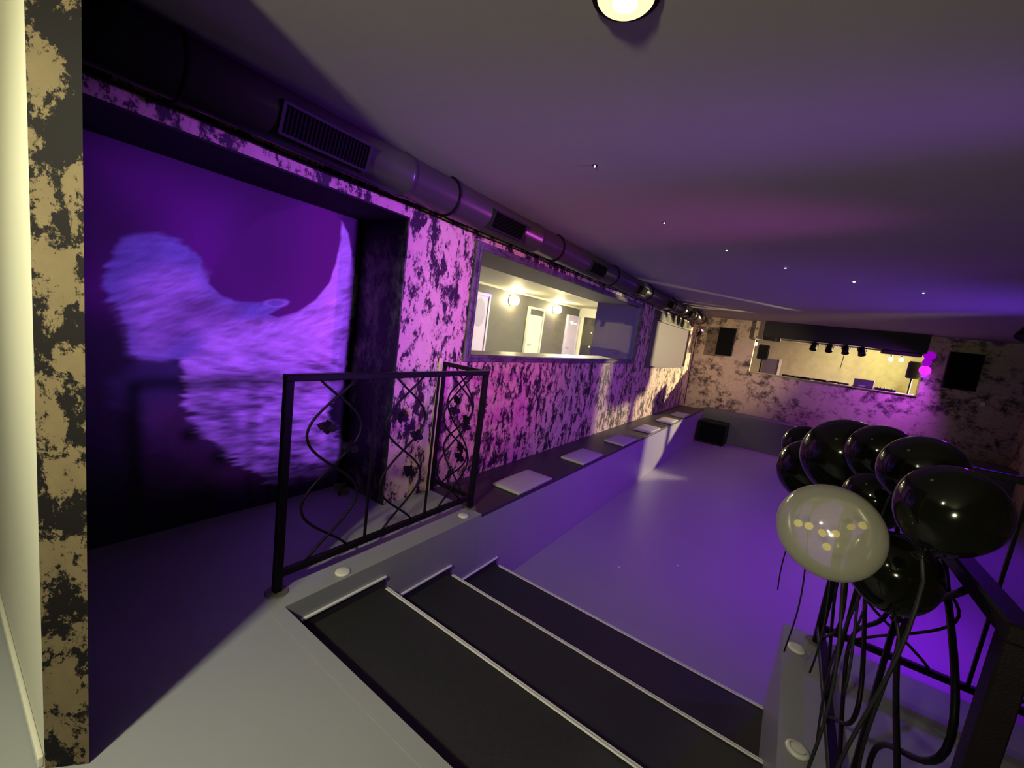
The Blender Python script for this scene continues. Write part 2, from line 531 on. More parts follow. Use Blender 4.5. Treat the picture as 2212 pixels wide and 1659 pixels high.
bm = B()
rect_frame(bm, XW, XW + 0.03, 2.64, 6.83, 1.13, 1.985, 0.065, 0.01)
rect_frame(bm, XW + 0.03, XW + 0.042, 2.635, 6.835, 1.125, 1.99, 0.024, 0.005)
w1 = struct('window_1', bm, M['frame'], label='long interior window in a dark lilac frame, looking into the lit lounge', cat='window')
obj('pane', bx(-2.292, -2.286, 2.59, 6.85, 1.12, 2.03), M['glass'], w1)
bm = B()
rect_frame(bm, XW, XW + 0.02, 7.66, 10.71, 1.02, 1.87, 0.035, 0.006)
w2 = struct('window_2', bm, M['pink_board'], label='closed interior window with a pale pinkish board', cat='window')
obj('board', bx(-2.32, -2.29, 7.62, 10.75, 0.98, 1.90), M['pink_board'], w2)
bm = B()
for k in range(5):
    tube(bm, [(XW + 0.02, 8.2 + 0.5 * k, 1.93 + 0.01 * (k % 2)), (XW + 0.03, 8.32 + 0.5 * k, 1.955)], 0.02, 8)
struct('trim_11', bx(-2.30, XW + 0.012, 7.62, 10.75, 1.915, 2.06, 0.004), M['reveal_dark'], label='dark torn strip above the closed window', cat='wall trim')
bm.free()

# ----------------------------------------------------------- mural
def noise2(shape, cells, seed):
    rng = np.random.default_rng(seed)
    cy, cx = cells
    g = rng.random((cy + 2, cx + 2))
    ys = np.linspace(0, cy, shape[0]); xs = np.linspace(0, cx, shape[1])
    yi = np.floor(ys).astype(int); xi = np.floor(xs).astype(int)
    fy = ys - yi; fx = xs - xi
    fy = fy * fy * (3 - 2 * fy); fx = fx * fx * (3 - 2 * fx)
    a = g[yi][:, xi]; b = g[yi][:, xi + 1]; c = g[yi + 1][:, xi]; d = g[yi + 1][:, xi + 1]
    return (a * (1 - fx) + b * fx) * (1 - fy[:, None]) + (c * (1 - fx) + d * fx) * fy[:, None]


def sd_poly(P, Y, Z):
    """signed distance to polygon (negative inside)"""
    P = np.array(P)
    d = np.full(Y.shape, 1e9); s = np.ones(Y.shape)
    n = len(P)
    for i in range(n):
        a = P[i]; b = P[i - 1]
        e = b - a
        wy = Y - a[0]; wz = Z - a[1]
        t = np.clip((wy * e[0] + wz * e[1]) / (e @ e + 1e-12), 0, 1)
        d = np.minimum(d, (wy - e[0] * t) ** 2 + (wz - e[1] * t) ** 2)
        c1 = Z >= a[1]; c2 = Z < b[1]; c3 = e[0] * wz > e[1] * wy
        flip = (c1 & c2 & c3) | (~c1 & ~c2 & ~c3)
        s = np.where(flip, -s, s)
    return s * np.sqrt(d)


MURAL = {
    'sky': [(0.473, 1.923), (0.931, 2.035), (1.588, 2.048), (1.802, 1.987), (1.827, 1.265), (1.338, 1.105), (0.888, 1.136), (0.651, 1.309), (0.469, 1.284)],
    'snout': [(0.708, 1.015), (0.635, 0.953), (0.556, 0.871), (0.548, 0.825), (0.586, 0.767), (0.654, 0.732), (0.683, 0.654), (0.744, 0.436), (0.862, 0.272), (1.027, 0.202), (1.045, 0.436), (0.900, 0.573), (0.853, 0.768), (0.838, 0.979)],
    'neck': [(0.711, 0.727), (0.853, 0.768), (0.900, 0.573), (1.097, 0.382), (1.262, 0.303), (1.269, 0.140), (0.819, 0.227), (0.744, 0.409)],
    'lobe': [(0.537, 1.381), (0.541, 1.447), (0.557, 1.526), (0.590, 1.577), (0.649, 1.614), (0.721, 1.637), (0.787, 1.638), (0.857, 1.607), (0.904, 1.556), (0.928, 1.473), (0.956, 1.414), (1.017, 1.353), (1.089, 1.336), (1.164, 1.337), (1.255, 1.362), (1.388, 1.388), (1.444, 1.350), (1.330, 1.260), (1.220, 1.249), (0.997, 1.237), (0.934, 1.033), (0.848, 1.005), (0.747, 0.988), (0.653, 0.997), (0.620, 1.067), (0.616, 1.147), (0.585, 1.245), (0.552, 1.295)],
    'lobe_light': [(0.650, 1.400), (0.760, 1.490), (0.902, 1.469), (0.948, 1.349), (1.066, 1.298), (1.020, 1.226), (0.887, 1.188), (0.766, 1.029), (0.671, 1.014), (0.634, 1.120), (0.599, 1.267)],
    'body': [(0.846, 1.134), (0.908, 1.215), (1.067, 1.246), (1.220, 1.244), (1.331, 1.254), (1.462, 1.309), (1.584, 1.404), (1.677, 1.538), (1.716, 1.712), (1.795, 1.728), (1.828, 1.602), (1.886, 1.476), (1.878, 1.338), (1.846, 1.128), (1.848, 0.917), (1.820, 0.793), (1.759, 0.708), (1.741, 0.549), (1.843, 0.372), (1.874, 0.235), (1.730, 0.097), (1.554, 0.068), (1.297, 0.149), (1.178, 0.320), (1.019, 0.455), (0.928, 0.541), (0.885, 0.644), (0.870, 0.740), (0.846, 0.875)],
    'shade': [(0.812, 1.330), (0.927, 1.320), (1.116, 1.276), (1.069, 1.203), (0.910, 1.138), (0.785, 1.092), (0.745, 1.152), (0.844, 1.210)],
    'bright': [(0.908, 1.190), (1.222, 1.201), (1.449, 1.265), (1.634, 1.410), (1.742, 1.620), (1.799, 1.597), (1.771, 1.260), (1.663, 1.019), (1.232, 0.982), (0.936, 0.953)],
    'moon': [(0.947, 1.421), (0.987, 1.561), (1.194, 1.846), (1.586, 2.077), (1.724, 1.966), (1.726, 1.809), (1.705, 1.677), (1.663, 1.533), (1.571, 1.409), (1.449, 1.314), (1.330, 1.266), (1.273, 1.278), (1.406, 1.375), (1.352, 1.404), (1.216, 1.351), (1.113, 1.339), (1.016, 1.358)],
    'crescent': [(1.724, 1.972), (1.727, 1.841), (1.707, 1.694), (1.667, 1.536), (1.574, 1.409), (1.477, 1.323), (1.605, 1.349), (1.737, 1.456), (1.822, 1.634), (1.816, 1.781), (1.780, 1.902)],
    'wisp': [(1.813, 1.732), (1.880, 1.628), (1.886, 1.476), (1.847, 1.301), (1.852, 1.058), (1.834, 0.810), (1.786, 0.741), (1.793, 0.987), (1.794, 1.296), (1.814, 1.500)],
    'eye': (1.317, 1.355),
}


def build_mural():
    y0, y1, z0, z1 = 0.245, 1.893, 0.0, 2.018
    nx, nz = 250, 305
    ys = np.linspace(y0, y1, nx); zs = np.linspace(z0, z1, nz)
    Y, Z = np.meshgrid(ys, zs)
    f1 = noise2(Y.shape, (40, 14), 1); f2 = noise2(Y.shape, (90, 26), 2); f3 = noise2(Y.shape, (150, 60), 3)
    lo = noise2(Y.shape, (9, 8), 4); lo2 = noise2(Y.shape, (5, 5), 5)
    # sheared streaks for fur
    def streak(seed, ang, a, b):
        # noise stretched along a direction: long brush strokes
        rng = np.random.default_rng(seed)
        g = rng.random((64, 64))
        U = (Y * math.cos(ang) + Z * math.sin(ang)) * a + 20
        V = (-Y * math.sin(ang) + Z * math.cos(ang)) * b + 20
        ui = np.floor(U).astype(int); vi = np.floor(V).astype(int)
        fu = U - ui; fv = V - vi
        fu = fu * fu * (3 - 2 * fu); fv = fv * fv * (3 - 2 * fv)
        q = lambda i_, j_: g[i_ % 64, j_ % 64]
        return (q(ui, vi) * (1 - fu) + q(ui + 1, vi) * fu) * (1 - fv) + (q(ui, vi + 1) * (1 - fu) + q(ui + 1, vi + 1) * fu) * fv

    sa = 0.45 * streak(11, 0.45, 7, 34) + 0.3 * streak(12, 0.30, 14, 70) + 0.25 * streak(13, 0.6, 20, 110)
    sb = 0.45 * streak(14, -0.25, 6, 30) + 0.3 * streak(15, -0.10, 13, 66) + 0.25 * streak(16, 0.0, 20, 110)
    mixw = np.clip((Z - 0.95) / 0.3, 0, 1)
    fur = sa * mixw + sb * (1 - mixw)
    fur = np.clip((fur - 0.5) * 1.9 + 0.5, 0, 1)
    wob = (lo - 0.5) * 0.03 + (fur - 0.5) * 0.034

    def mask(name, soft, edge=1.0):
        d = sd_poly(MURAL[name], Y + wob * edge, Z + wob * edge * 0.7)
        return np.clip(0.5 - d / soft, 0, 1)

    def sm(x):
        return x * x * (3 - 2 * x)

    col = np.zeros(Y.shape + (3,))
    col[:] = (0.006, 0.005, 0.010)

    def over(m, c, tex=None):
        c = np.array(c)[None, None, :]
        if tex is not None:
            c = c * tex[..., None]
        col[:] = col * (1 - m[..., None]) + c * m[..., None]

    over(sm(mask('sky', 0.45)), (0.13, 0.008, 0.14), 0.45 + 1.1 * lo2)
    over(sm(mask('snout', 0.10)) * 0.9, (0.055, 0.065, 0.10), 0.8 + 0.4 * lo)
    over(sm(mask('neck', 0.30)) * 0.9, (0.11, 0.04, 0.075), 0.7 + 0.6 * lo)
    over(sm(mask('body', 0.05, 1.7)), (0.66, 0.62, 0.70), 0.28 + 1.15 * fur * (0.7 + 0.6 * lo))
    over(sm(mask('lobe', 0.035)), (0.24, 0.33, 0.46), 0.72 + 0.5 * fur)
    over(sm(mask('lobe_light', 0.16)), (0.55, 0.55, 0.64), 0.55 + 0.8 * fur)
    over(sm(mask('shade', 0.14)) * 0.65, (0.17, 0.10, 0.17), 0.7 + 0.6 * fur)
    over(sm(mask('bright', 0.22)) * 0.85, (0.92, 0.86, 0.92), 0.62 + 0.55 * fur)
    over(sm(mask('moon', 0.015, 0.0)), (0.12, 0.01, 0.12), 0.8 + 0.4 * lo2)
    over(sm(mask('crescent', 0.02, 0.1)), (0.78, 0.72, 0.80), 0.85 + 0.3 * fur)
    over(sm(mask('wisp', 0.03, 0.6)) * 0.75, (0.45, 0.34, 0.48), 0.5 + 1.0 * fur)
    # eye-like ring of brush strokes
    ey, ez = MURAL['eye']
    q = np.sqrt(((Y - ey) / 0.075) ** 2 + ((Z - ez - 0.12 * (Y - ey)) / 0.026) ** 2)
    over(np.clip(1 - np.abs(q - 0.85) / 0.3, 0, 1) * 0.6, (0.62, 0.5, 0.66))
    # mural colour fades to near black towards the foot
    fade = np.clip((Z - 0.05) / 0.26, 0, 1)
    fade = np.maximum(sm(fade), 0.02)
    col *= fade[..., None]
    col = np.clip(col, 0, 1)

    me = bpy.data.meshes.new('mural')
    xface = -2.765
    verts = np.stack([np.full(Y.size, xface), Y.ravel(), Z.ravel()], 1)
    i = np.arange(nx * nz).reshape(nz, nx)
    faces = np.stack([i[:-1, :-1].ravel(), i[:-1, 1:].ravel(), i[1:, 1:].ravel(), i[1:, :-1].ravel()], 1)
    vl = verts.tolist(); fl = faces.tolist()
    k = len(vl)
    vl += [(-2.779, y0, z0), (-2.779, y1, z0), (-2.779, y1, z1), (-2.779, y0, z1)]
    fl.append([k + 3, k + 2, k + 1, k])
    for a, b, e in ((k, k + 1, i[0, :]), (k + 1, k + 2, i[:, -1]), (k + 2, k + 3, i[-1, ::-1]), (k + 3, k, i[::-1, 0])):
        fl.append([a, b] + [int(v) for v in e[::-1]])
    me.from_pydata(vl, [], fl)
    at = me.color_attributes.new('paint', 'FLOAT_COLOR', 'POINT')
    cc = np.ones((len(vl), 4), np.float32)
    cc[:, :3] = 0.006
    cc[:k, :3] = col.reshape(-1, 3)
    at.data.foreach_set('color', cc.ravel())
    m, nt, out = new_mat('airbrushed mural paint')
    p = N(nt, 'ShaderNodeBsdfPrincipled', Roughness=0.7)
    a = nt.nodes.new('ShaderNodeVertexColor'); a.layer_name = 'paint'
    no = N(nt, 'ShaderNodeTexNoise', Scale=55.0, Detail=4.0)
    tc = N(nt, 'ShaderNodeTexCoord')
    nt.links.new(tc.outputs['Object'], no.inputs['Vector'])
    hs = N(nt, 'ShaderNodeMapRange')
    hs.inputs['To Min'].default_value = 0.88; hs.inputs['To Max'].default_value = 1.12
    nt.links.new(no.outputs['Fac'], hs.inputs['Value'])
    mm = N(nt, 'ShaderNodeVectorMath', operation='SCALE')
    nt.links.new(a.outputs['Color'], mm.inputs[0]); nt.links.new(hs.outputs[0], mm.inputs['Scale'])
    nt.links.new(mm.outputs[0], p.inputs['Base Color'])
    nt.links.new(p.outputs[0], out.inputs[0])
    me.materials.append(m)
    o = bpy.data.objects.new('mural', me)
    COL.objects.link(o)
    tag(o, 'large airbrushed mural of pale feathery shapes and a crescent, lit violet inside the black alcove', 'mural')


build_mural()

# ----------------------------------------------------------- duct on the ceiling
DX, DZ, DR = -2.125, 2.207, 0.12
duct = thing('ventilation_duct', 'long round ventilation duct along the ceiling above the left wall', 'duct', (DX, 0.25, DZ))
bm = B()
pts = []; rs = []
y = 0.25
while y < 11.74:
    for dy, r in ((0.0, DR), (1.42, DR), (1.425, DR + 0.006), (1.455, DR + 0.006), (1.46, DR)):
        if y + dy <= 11.74:
            pts.append((DX, y + dy, DZ)); rs.append(r)
    y += 1.47
tube(bm, pts, rs, 36)
obj('pipe', bm, M['duct'], duct, True)
# grilles sit on the side facing the room, slightly below the middle
va = math.radians(-20)


def vent(y0, y1):
    o_ = Vector((DX, 0, DZ))
    nrm = Vector((math.cos(va), 0, math.sin(va))); tan = Vector((-math.sin(va), 0, math.cos(va)))

    def slab(bm, a0, a1, b0, b1, t0, t1):
        vs = [bm.verts.new(o_ + nrm * n_ + tan * t_ + Vector((0, y_, 0))) for n_ in (a0, a1) for y_ in (b0, b1) for t_ in (t0, t1)]
        for f in ((0, 1, 3, 2), (4, 6, 7, 5), (0, 4, 5, 1), (2, 3, 7, 6), (0, 2, 6, 4), (1, 5, 7, 3)):
            bm.faces.new([vs[i] for i in f])
    bm = B()
    slab(bm, 0.085, 0.124, y0 + 0.015, y1 - 0.015, -0.058, 0.058)
    n = 22
    for k in range(n):
        yy = y0 + 0.02 + (y1 - y0 - 0.04) * (k + 0.5) / n
        slab(bm, 0.124, 0.133, yy - 0.003, yy + 0.003, -0.056, 0.056)
    g = obj('vent_grille', bm, M['vent'], duct)
    bm = B()
    slab(bm, 0.085, 0.138, y0, y1, 0.056, 0.068)
    slab(bm, 0.085, 0.138, y0, y1, -0.068, -0.056)
    slab(bm, 0.085, 0.138, y0, y0 + 0.015, -0.056, 0.056)
    slab(bm, 0.085, 0.138, y1 - 0.015, y1, -0.056, 0.056)
    obj('vent_rim', bm, M['vent_rim'], g)


for a, b in ((0.93, 1.38), (2.43, 2.86), (4.18, 4.60), (5.75, 6.17), (7.35, 7.77), (8.95, 9.37)):
    vent(a, b)
for k in range(8):
    yy = 0.6 + 1.47 * k
    bm = tube(B(), [(DX + (DR + 0.006) * math.cos(a), yy, DZ + (DR + 0.006) * math.sin(a)) for a in [2 * PI * j / 28 for j in range(29)]], 0.007, 6)
    obj('hanger_band', bm, M['vent'], duct, True)
c = obj('cable', tube(B(), [(XW + 0.012, 0.25 + 0.4 * k, 2.095 + 0.006 * math.sin(k * 1.9)) for k in range(29)], 0.006, 6), M['black_plastic'])
tag(c, 'thin black cable along the wall below the ventilation duct', 'cable')

# ----------------------------------------------------------- stairs
st = thing('staircase', 'three wide black rubber steps with pale nosings leading down to the dance floor', 'stairs', ((SX0 + SX1) / 2, YS[0], ZF))
lev = T + [ZF]
for k in range(3):
    bm = B()
    box(bm, SX0, SX1, YS[k], YS[k + 1], ZF, T[k])
    s = obj('step', bm, M['rubber'], st)
    # two-ridge nosing
    bm = B()
    x0, x1 = SX0 + 0.035, SX1
    yk, zk = YS[k + 1], T[k]
    box(bm, x0, x1, yk - 0.013, yk + 0.008, zk, zk + 0.007, 0.002, 1)
    box(bm, x0, x1, yk + 0.001, yk + 0.009, zk - 0.022, zk + 0.002, 0.002, 1)
    nz = obj('nosing', bm, M['alu'], s)
    obj('groove', bx(x0, x1, yk - 0.006, yk - 0.002, zk + 0.0055, zk + 0.0078), M['alu_groove'], nz)
    # rubber turned up the side wall with a pale strip on its edge
    obj('upstand', bx(SX0, SX0 + 0.008, YS[k] + (0.07 if k == 0 else 0.0), yk, zk, zk + 0.05), M['rubber'], s)
    obj('edge_strip', bx(SX0, SX0 + 0.014, YS[k] + (0.08 if k == 0 else 0.12), yk + 0.01, zk + 0.05, zk + 0.062, 0.002, 1), M['alu'], s)

# ----------------------------------------------------------- bench and cushions
bench = thing('bench', 'long built-in bench along the left wall with dark top', 'bench', (-1.99, 2.36, ZF))
obj('base', bx(XW + 0.001, SX0 - 0.001, 2.361, 11.21, ZF, -0.03), M['floor_dance'], bench)
obj('bench_top', bx(XW + 0.001, SX0 - 0.001, 2.361, 11.21, -0.03, 0.0, 0.004), M['bench_top'], bench)


def make_cushion(y0, y1):
    t = thing('seat_cushion', 'cushion', 'cushion', (-1.86, (y0 + y1) / 2, 0.0), 'square seat cushions on the bench')
    bm = B()
    box(bm, -2.0, -1.712, y0, y1, 0.001, 0.034, 0.012, 3)
    bmesh.ops.subdivide_edges(bm, edges=[e for e in bm.edges if e.calc_length() > 0.2], cuts=5, use_grid_fill=True)
    for v in bm.verts:
        u = (v.co.x + 1.856) / 0.144; w = (v.co.y - (y0 + y1) / 2) / ((y1 - y0) / 2)
        if v.co.z > 0.02:
            v.co.z += 0.010 * max(0, (1 - u * u)) * max(0, (1 - w * w)) - 0.004
    obj('cover', bm, M['cushion'], t, True)
    pts = [(-2.0, y0 + 0.01), (-1.712, y0 + 0.01), (-1.712, y1 - 0.01), (-2.0, y1 - 0.01), (-2.0, y0 + 0.01)]
    obj('piping', tube(B(), [(x, y, 0.017) for x, y in pts], 0.0045, 6), M['cushion_seam'], t, True)
    return t


c0 = make_cushion(2.86, 3.44)
cl = ['pale grey cushion on the bench nearest the railing',
      'second pale cushion from the railing on the bench',
      'third cushion from the railing, beside the warm lit wall strip',
      'fourth cushion from the railing, on the warm lit bench front',
      'fifth cushion from the railing, past the wall pier',
      'cushion at the far end of the bench, nearest the far wall']
for k, yc in enumerate((3.15, 4.43, 5.71, 6.98, 8.25, 9.35)):
    o = c0 if k == 0 else copy_tree(c0)
    o.location.y = yc
    o['label'] = cl[k]

# ----------------------------------------------------------- railings
def leaf(bm, c, d, n, s):
    """small pointed wrought leaf"""
    c = Vector(c); d = Vector(d).normalized(); n = Vector(n).normalized()
    w = d.cross(n)
    prof = [(0, 0.0), (0.25, 0.32), (0.5, 0.42), (0.8, 0.2), (1.0, 0.0)]
    top = []; bot = []
    for side in (1, -1):
        row = []
        for t, h in prof:
            row.append((bm.verts.new(c + d * (t * s) + w * (h * s * side) + n * (0.002)),
                        bm.verts.new(c + d * (t * s) + w * (h * s * side) - n * (0.002))))
        top.append(row)
    a, b = top
    for i in range(4):
        for j in (0, 1):
            vs = [a[i][j], a[i + 1][j], b[i + 1][j], b[i][j]]
            try:
                bm.faces.new(vs)
            except ValueError:
                pass
        bm.faces.new((a[i][0], a[i + 1][0], a[i + 1][1], a[i][1]))
        bm.faces.new((b[i][0], b[i + 1][0], b[i + 1][1], b[i][1]))


def panel(parent, P0, P1, z0, z1, nsec, bars=True, leaves=True):
    """ornamental fill between two bottom points: pairs of crossing wavy bars with leaves"""
    P0 = Vector(P0); P1 = Vector(P1)
    d = (P1 - P0); Ln = d.length; d.normalize()
    nrm = Vector((0, 0, 1)).cross(d)
    sec = Ln / nsec
    for s in range(nsec):
        c = P0 + d * (sec * (s + 0.5))
        amp = sec * 0.33
        H = z1 - z0
        for sg in (1, -1):
            pts = []
            for k in range(33):
                z = z0 + H * k / 32
                ph = (k / 32) * 2.5 * PI + 0.72 * PI
                off = sg * amp * math.sin(ph)
                p = c + d * off + nrm * (0.005 * sg)
                pts.append((p.x, p.y, z))
            obj('scroll', tube(B(), pts, 0.0065, 8), M['iron'], parent, True)
        for (q, du) in ((0.36, 0.13), (0.60, 0.20), (0.74, -0.10)) if leaves else ():
            bm = B()
            p = c + d * (amp * du * 3) + Vector((0, 0, z0 + H * q))
            for a in range(6):
                an = 2 * PI * a / 6 + q
                leaf(bm, p, d * math.cos(an) + Vector((0, 0, 1)) * math.sin(an) + nrm * (0.2 * (-1) ** a), nrm, 0.034 + 0.010 * (a % 3))
            obj('leaf_cluster', bm, M['iron'], parent)
        if bars and s < nsec - 1:
            p = P0 + d * (sec * (s + 1))
            obj('bar', bx(p.x - 0.006, p.x + 0.006, p.y - 0.006, p.y + 0.006, z0, z1), M['iron'], parent)


RZ = 1.065
rail = thing('railing', 'black wrought iron railing with leaf scrolls left of the steps', 'railing', (-1.835, 1.65, 0))
PX, PY0, PY1 = -1.835, 0.945, 2.365
for py in (PY0, PY1):
    p = obj('post', bx(PX - 0.018, PX + 0.018, py - 0.018, py + 0.018, 0.004, RZ - 0.03, 0.003, 1), M['iron'], rail)
    obj('base_plate', lathe(B(), [(0, 0), (0.055, 0), (0.05, 0.005), (0.022, 0.007), (0, 0.007)], (PX, py, 0), (0, 0, 1), 10), M['iron_worn'], p)
obj('top_rail', bx(PX - 0.02, PX + 0.02, PY0 - 0.02, PY1 + 0.02, RZ - 0.032, RZ, 0.004, 1), M['iron'], rail)
obj('bottom_rail', bx(PX - 0.016, PX + 0.016, PY0 + 0.018, PY1 - 0.018, 0.075, 0.108, 0.003, 1), M['iron'], rail)
panel(rail, (PX, PY0 + 0.018, 0), (PX, PY1 - 0.018, 0), 0.108, RZ - 0.03, 3)
# return to the wall
obj('top_rail', bx(XW + 0.005, PX - 0.02, PY1 - 0.016, PY1 + 0.016, RZ - 0.03, RZ, 0.003, 1), M['iron'], rail)
obj('bottom_rail', bx(XW + 0.005, PX - 0.018, PY1 - 0.014, PY1 + 0.014, 0.075, 0.105, 0.003, 1), M['iron'], rail)
obj('post', bx(XW + 0.005, XW + 0.03, PY1 - 0.016, PY1 + 0.016, 0.004, RZ - 0.03, 0.003, 1), M['iron'], rail)
panel(rail, (XW + 0.03, PY1, 0), (PX - 0.018, PY1, 0), 0.105, RZ - 0.03, 1)
gs = obj('corner_batten', bx(XW + 0.002, XW + 0.02, PY1 - 0.055, PY1 - 0.022, 0.0, RZ + 0.03, 0.002, 1), M['gold_strip'])
tag(gs, 'upright pale gold batten on the wall where the railing meets it', 'batten')

rr = thing('railing', 'black wrought iron railing right of the steps, behind the balloons', 'railing', (0.335, 1.75, 0))
QX, QY0, QY1 = 0.345, 0.93, 2.60
for py in (QY0, QY1):
    p = obj('post', bx(QX - 0.018, QX + 0.018, py - 0.018, py + 0.018, 0.004, RZ - 0.03, 0.003, 1), M['iron'], rr)
    obj('base_plate', lathe(B(), [(0, 0), (0.055, 0), (0.05, 0.005), (0.022, 0.007), (0, 0.007)], (QX, py, 0), (0, 0, 1), 10), M['iron_worn'], p)
obj('top_rail', bx(QX - 0.02, QX + 0.02, QY0 - 0.02, QY1 + 0.02, RZ - 0.032, RZ, 0.004, 1), M['iron'], rr)
obj('bottom_rail', bx(QX - 0.016, QX + 0.016, QY0 + 0.018, QY1 - 0.018, 0.075, 0.108, 0.003, 1), M['iron'], rr)
panel(rr, (QX, QY0 + 0.018, 0), (QX, QY1 - 0.018, 0), 0.108, RZ - 0.03, 3, True, False)
# continuation to the right along the platform edge
obj('top_rail', bx(QX + 0.02, 1.9, QY1 - 0.016, QY1 + 0.016, RZ - 0.03, RZ, 0.003, 1), M['iron'], rr)
obj('bottom_rail', bx(QX + 0.018, 1.9, QY1 - 0.014, QY1 + 0.014, 0.075, 0.105, 0.003, 1), M['iron'], rr)
obj('post', bx(1.9, 1.936, QY1 - 0.018, QY1 + 0.018, 0.0, RZ, 0.003, 1), M['iron'], rr)
panel(rr, (QX + 0.018, QY1, 0), (1.9, QY1, 0), 0.105, RZ - 0.03, 3, True, False)

# disc lights let into the edges beside the steps
def disc_light(x, y, label, ring=False):
    t = thing('disc_light', label, 'floor light', (x, y, 0), 'round disc lights along the stair edges')
    obj('disc', lathe(B(), [(0, 0.012), (0.030, 0.012), (0.038, 0.008), (0.040, 0.0), (0, 0)], (x, y, 0), (0, 0, 1), 32), M['disc'], t, True)
    if ring:
        obj('rim', tube(B(), [(x + 0.026 * math.cos(a), y + 0.026 * math.sin(a), 0.012) for a in [2 * PI * j / 28 for j in range(29)]], 0.0025, 6), M['alu_groove'], t, True)


disc_light(-1.762, 1.248, 'cream disc light on the left edge beside the top step')
disc_light(-1.778, 2.232, 'cream disc light at the foot of the far left railing post')
disc_light(0.258, 2.46, 'cream disc light on the right edge, the farther one under the balloons')
disc_light(0.262, 1.80, 'cream disc light on the right edge, the nearer one', True)

# ----------------------------------------------------------- balloons
CAM = Vector((0, 0, 1.4))
TIE = [Vector((QX, 1.75, RZ - 0.02)), Vector((QX, 1.45, RZ - 0.02)), Vector((QX, 2.1, RZ - 0.02))]


def balloon(c, r, axis, mat, label, k, ribbon=0.75):
    c = Vector(c); ax = Vector(axis).normalized()      # axis: from knot to crown
    t = thing('balloon', label, 'balloon', c, 'balloons tied to the right railing')
    prof = []
    for j in range(29):
        a = PI * j / 28                                 # 0 = knot end
        h = -math.cos(a)
        rad = math.sin(a)
        if h < 0:
            h2 = h * 1.16; rad *= (1 - 0.10 * (-h) ** 2)
        else:
            h2 = h * 1.0
        prof.append((max(rad * r, 0), h2 * r))
    prof[0] = (0, prof[0][1]); prof[-1] = (0, prof[-1][1])
    obj('skin', lathe(B(), prof, c, ax, 48), mat, t, True)
    kb = c - ax * (1.16 * r)
    obj('knot', lathe(B(), [(0, 0.006), (0.006, 0.0), (0.004, -0.006), (0.012, -0.016), (0.010, -0.018), (0, -0.012)], kb, ax, 14), mat, t, True)
    rng = random.Random(k)
    p = kb - ax * 0.01
    pts = [p.copy()]
    n = 14
    dx, dy = rng.uniform(-.02, .05), rng.uniform(-.05, .05)
    for j in range(1, n + 1):
        f = j / n
        pts.append(p + Vector((dx * f + 0.012 * math.sin(5 * f + k), dy * f + 0.014 * math.cos(6 * f + k), -ribbon * f)))
    obj('ribbon_cord', tube(B(), pts, [0.0032] * (n + 1), 6), M['ribbon'], t, True)
    return t


b0 = balloon((0.102, 0.935, 1.112), 0.082, (-0.35, -0.35, 0.75), M['pearl'], 'large translucent pearl balloon with gold confetti inside', 0, 0.60)
b1 = balloon((0.241, 0.934, 1.206), 0.069, (0.30, 0.50, 0.80), M['balloon'], 'black balloon at the right edge of the bunch, nearest the viewer', 1, 0.60)
b2 = balloon((0.240, 1.144, 1.005), 0.079, (-0.25, -0.10, 0.90), M['balloon'], 'lowest black balloon, half under the pearl balloon', 2, 0.65)
b3 = balloon((0.247, 1.160, 1.219), 0.073, (0.20, -0.90, 0.35), M['balloon'], 'black balloon behind the rightmost one', 3, 0.55)
b4 = balloon((0.185, 1.735, 1.121), 0.126, (-0.25, -0.10, 0.90), M['balloon'], 'black balloon right above the pearl balloon', 4, 0.60)
b5 = balloon((0.120, 1.988, 1.002), 0.118, (-0.25, -0.10, 0.90), M['balloon'], 'leftmost black balloon of the bunch', 5, 0.65)
b6 = balloon((0.233, 1.510, 1.187), 0.081, (-0.25, -0.10, 0.90), M['balloon'], 'black balloon at the top rear of the bunch, before the far wall', 6, 0.55)
b7 = balloon((0.095, 2.319, 1.041), 0.090, (-0.25, -0.10, 0.90), M['balloon'], 'small black balloon at the upper left rear of the bunch', 7, 0.60)
b8 = balloon((0.215, 1.338, 1.099), 0.066, (-0.25, -0.10, 0.90), M['balloon'], 'black balloon hidden in the middle of the bunch', 8, 0.65)
rng = random.Random(11)
pc = b0.location
for k in range(7):
    a = rng.uniform(0, 2 * PI); e = rng.uniform(-1.0, 0.5); q = rng.uniform(0.01, 0.05)
    c = Vector((pc.x + q * math.cos(a), pc.y + q * math.sin(a), pc.z + 0.055 * e))
    nd = (Vector((0, 0, 1.4)) - c).normalized() + Vector((rng.uniform(-.5, .5), rng.uniform(-.5, .5), rng.uniform(-.5, .5)))
    obj('confetti', lathe(B(), [(0, 0.0008), (0.007, 0.0008), (0.007, 0.0), (0, 0)], c, tuple(nd), 16), M['confetti'], b0)

# ----------------------------------------------------------- ceiling things
def dome(x, y, z, r, h, n=9):
    return [(0, 0)] + [(r * math.cos(a), -h * math.sin(a)) for a in [PI / 2 * j / n for j in range(n)]] + [(0, -h)]


lamp = thing('ceiling_lamp', 'round warm lamp on the ceiling at the top of the photo', 'lamp', (-0.562, 1.135, ZC))
o_ = (-0.562, 1.135, ZC)
obj('rim', lathe(B(), [(0, 0), (0.092, 0), (0.092, -0.008), (0.080, -0.012), (0, -0.012)], o_, (0, 0, 1), 40), M['vent'], lamp, True)
obj('glass', lathe(B(), [(0.0, -0.012), (0.077, -0.012), (0.072, -0.018), (0.052, -0.023), (0.0, -0.026)], o_, (0, 0, 1), 40), M['lamp_on'], lamp, True)
obj('bulb', lathe(B(), [(0, -0.0255), (0.034, -0.0262), (0.03, -0.029), (0.018, -0.031), (0, -0.032)], o_, (0, 0, 1), 24), M['lamp_core'], lamp, True)

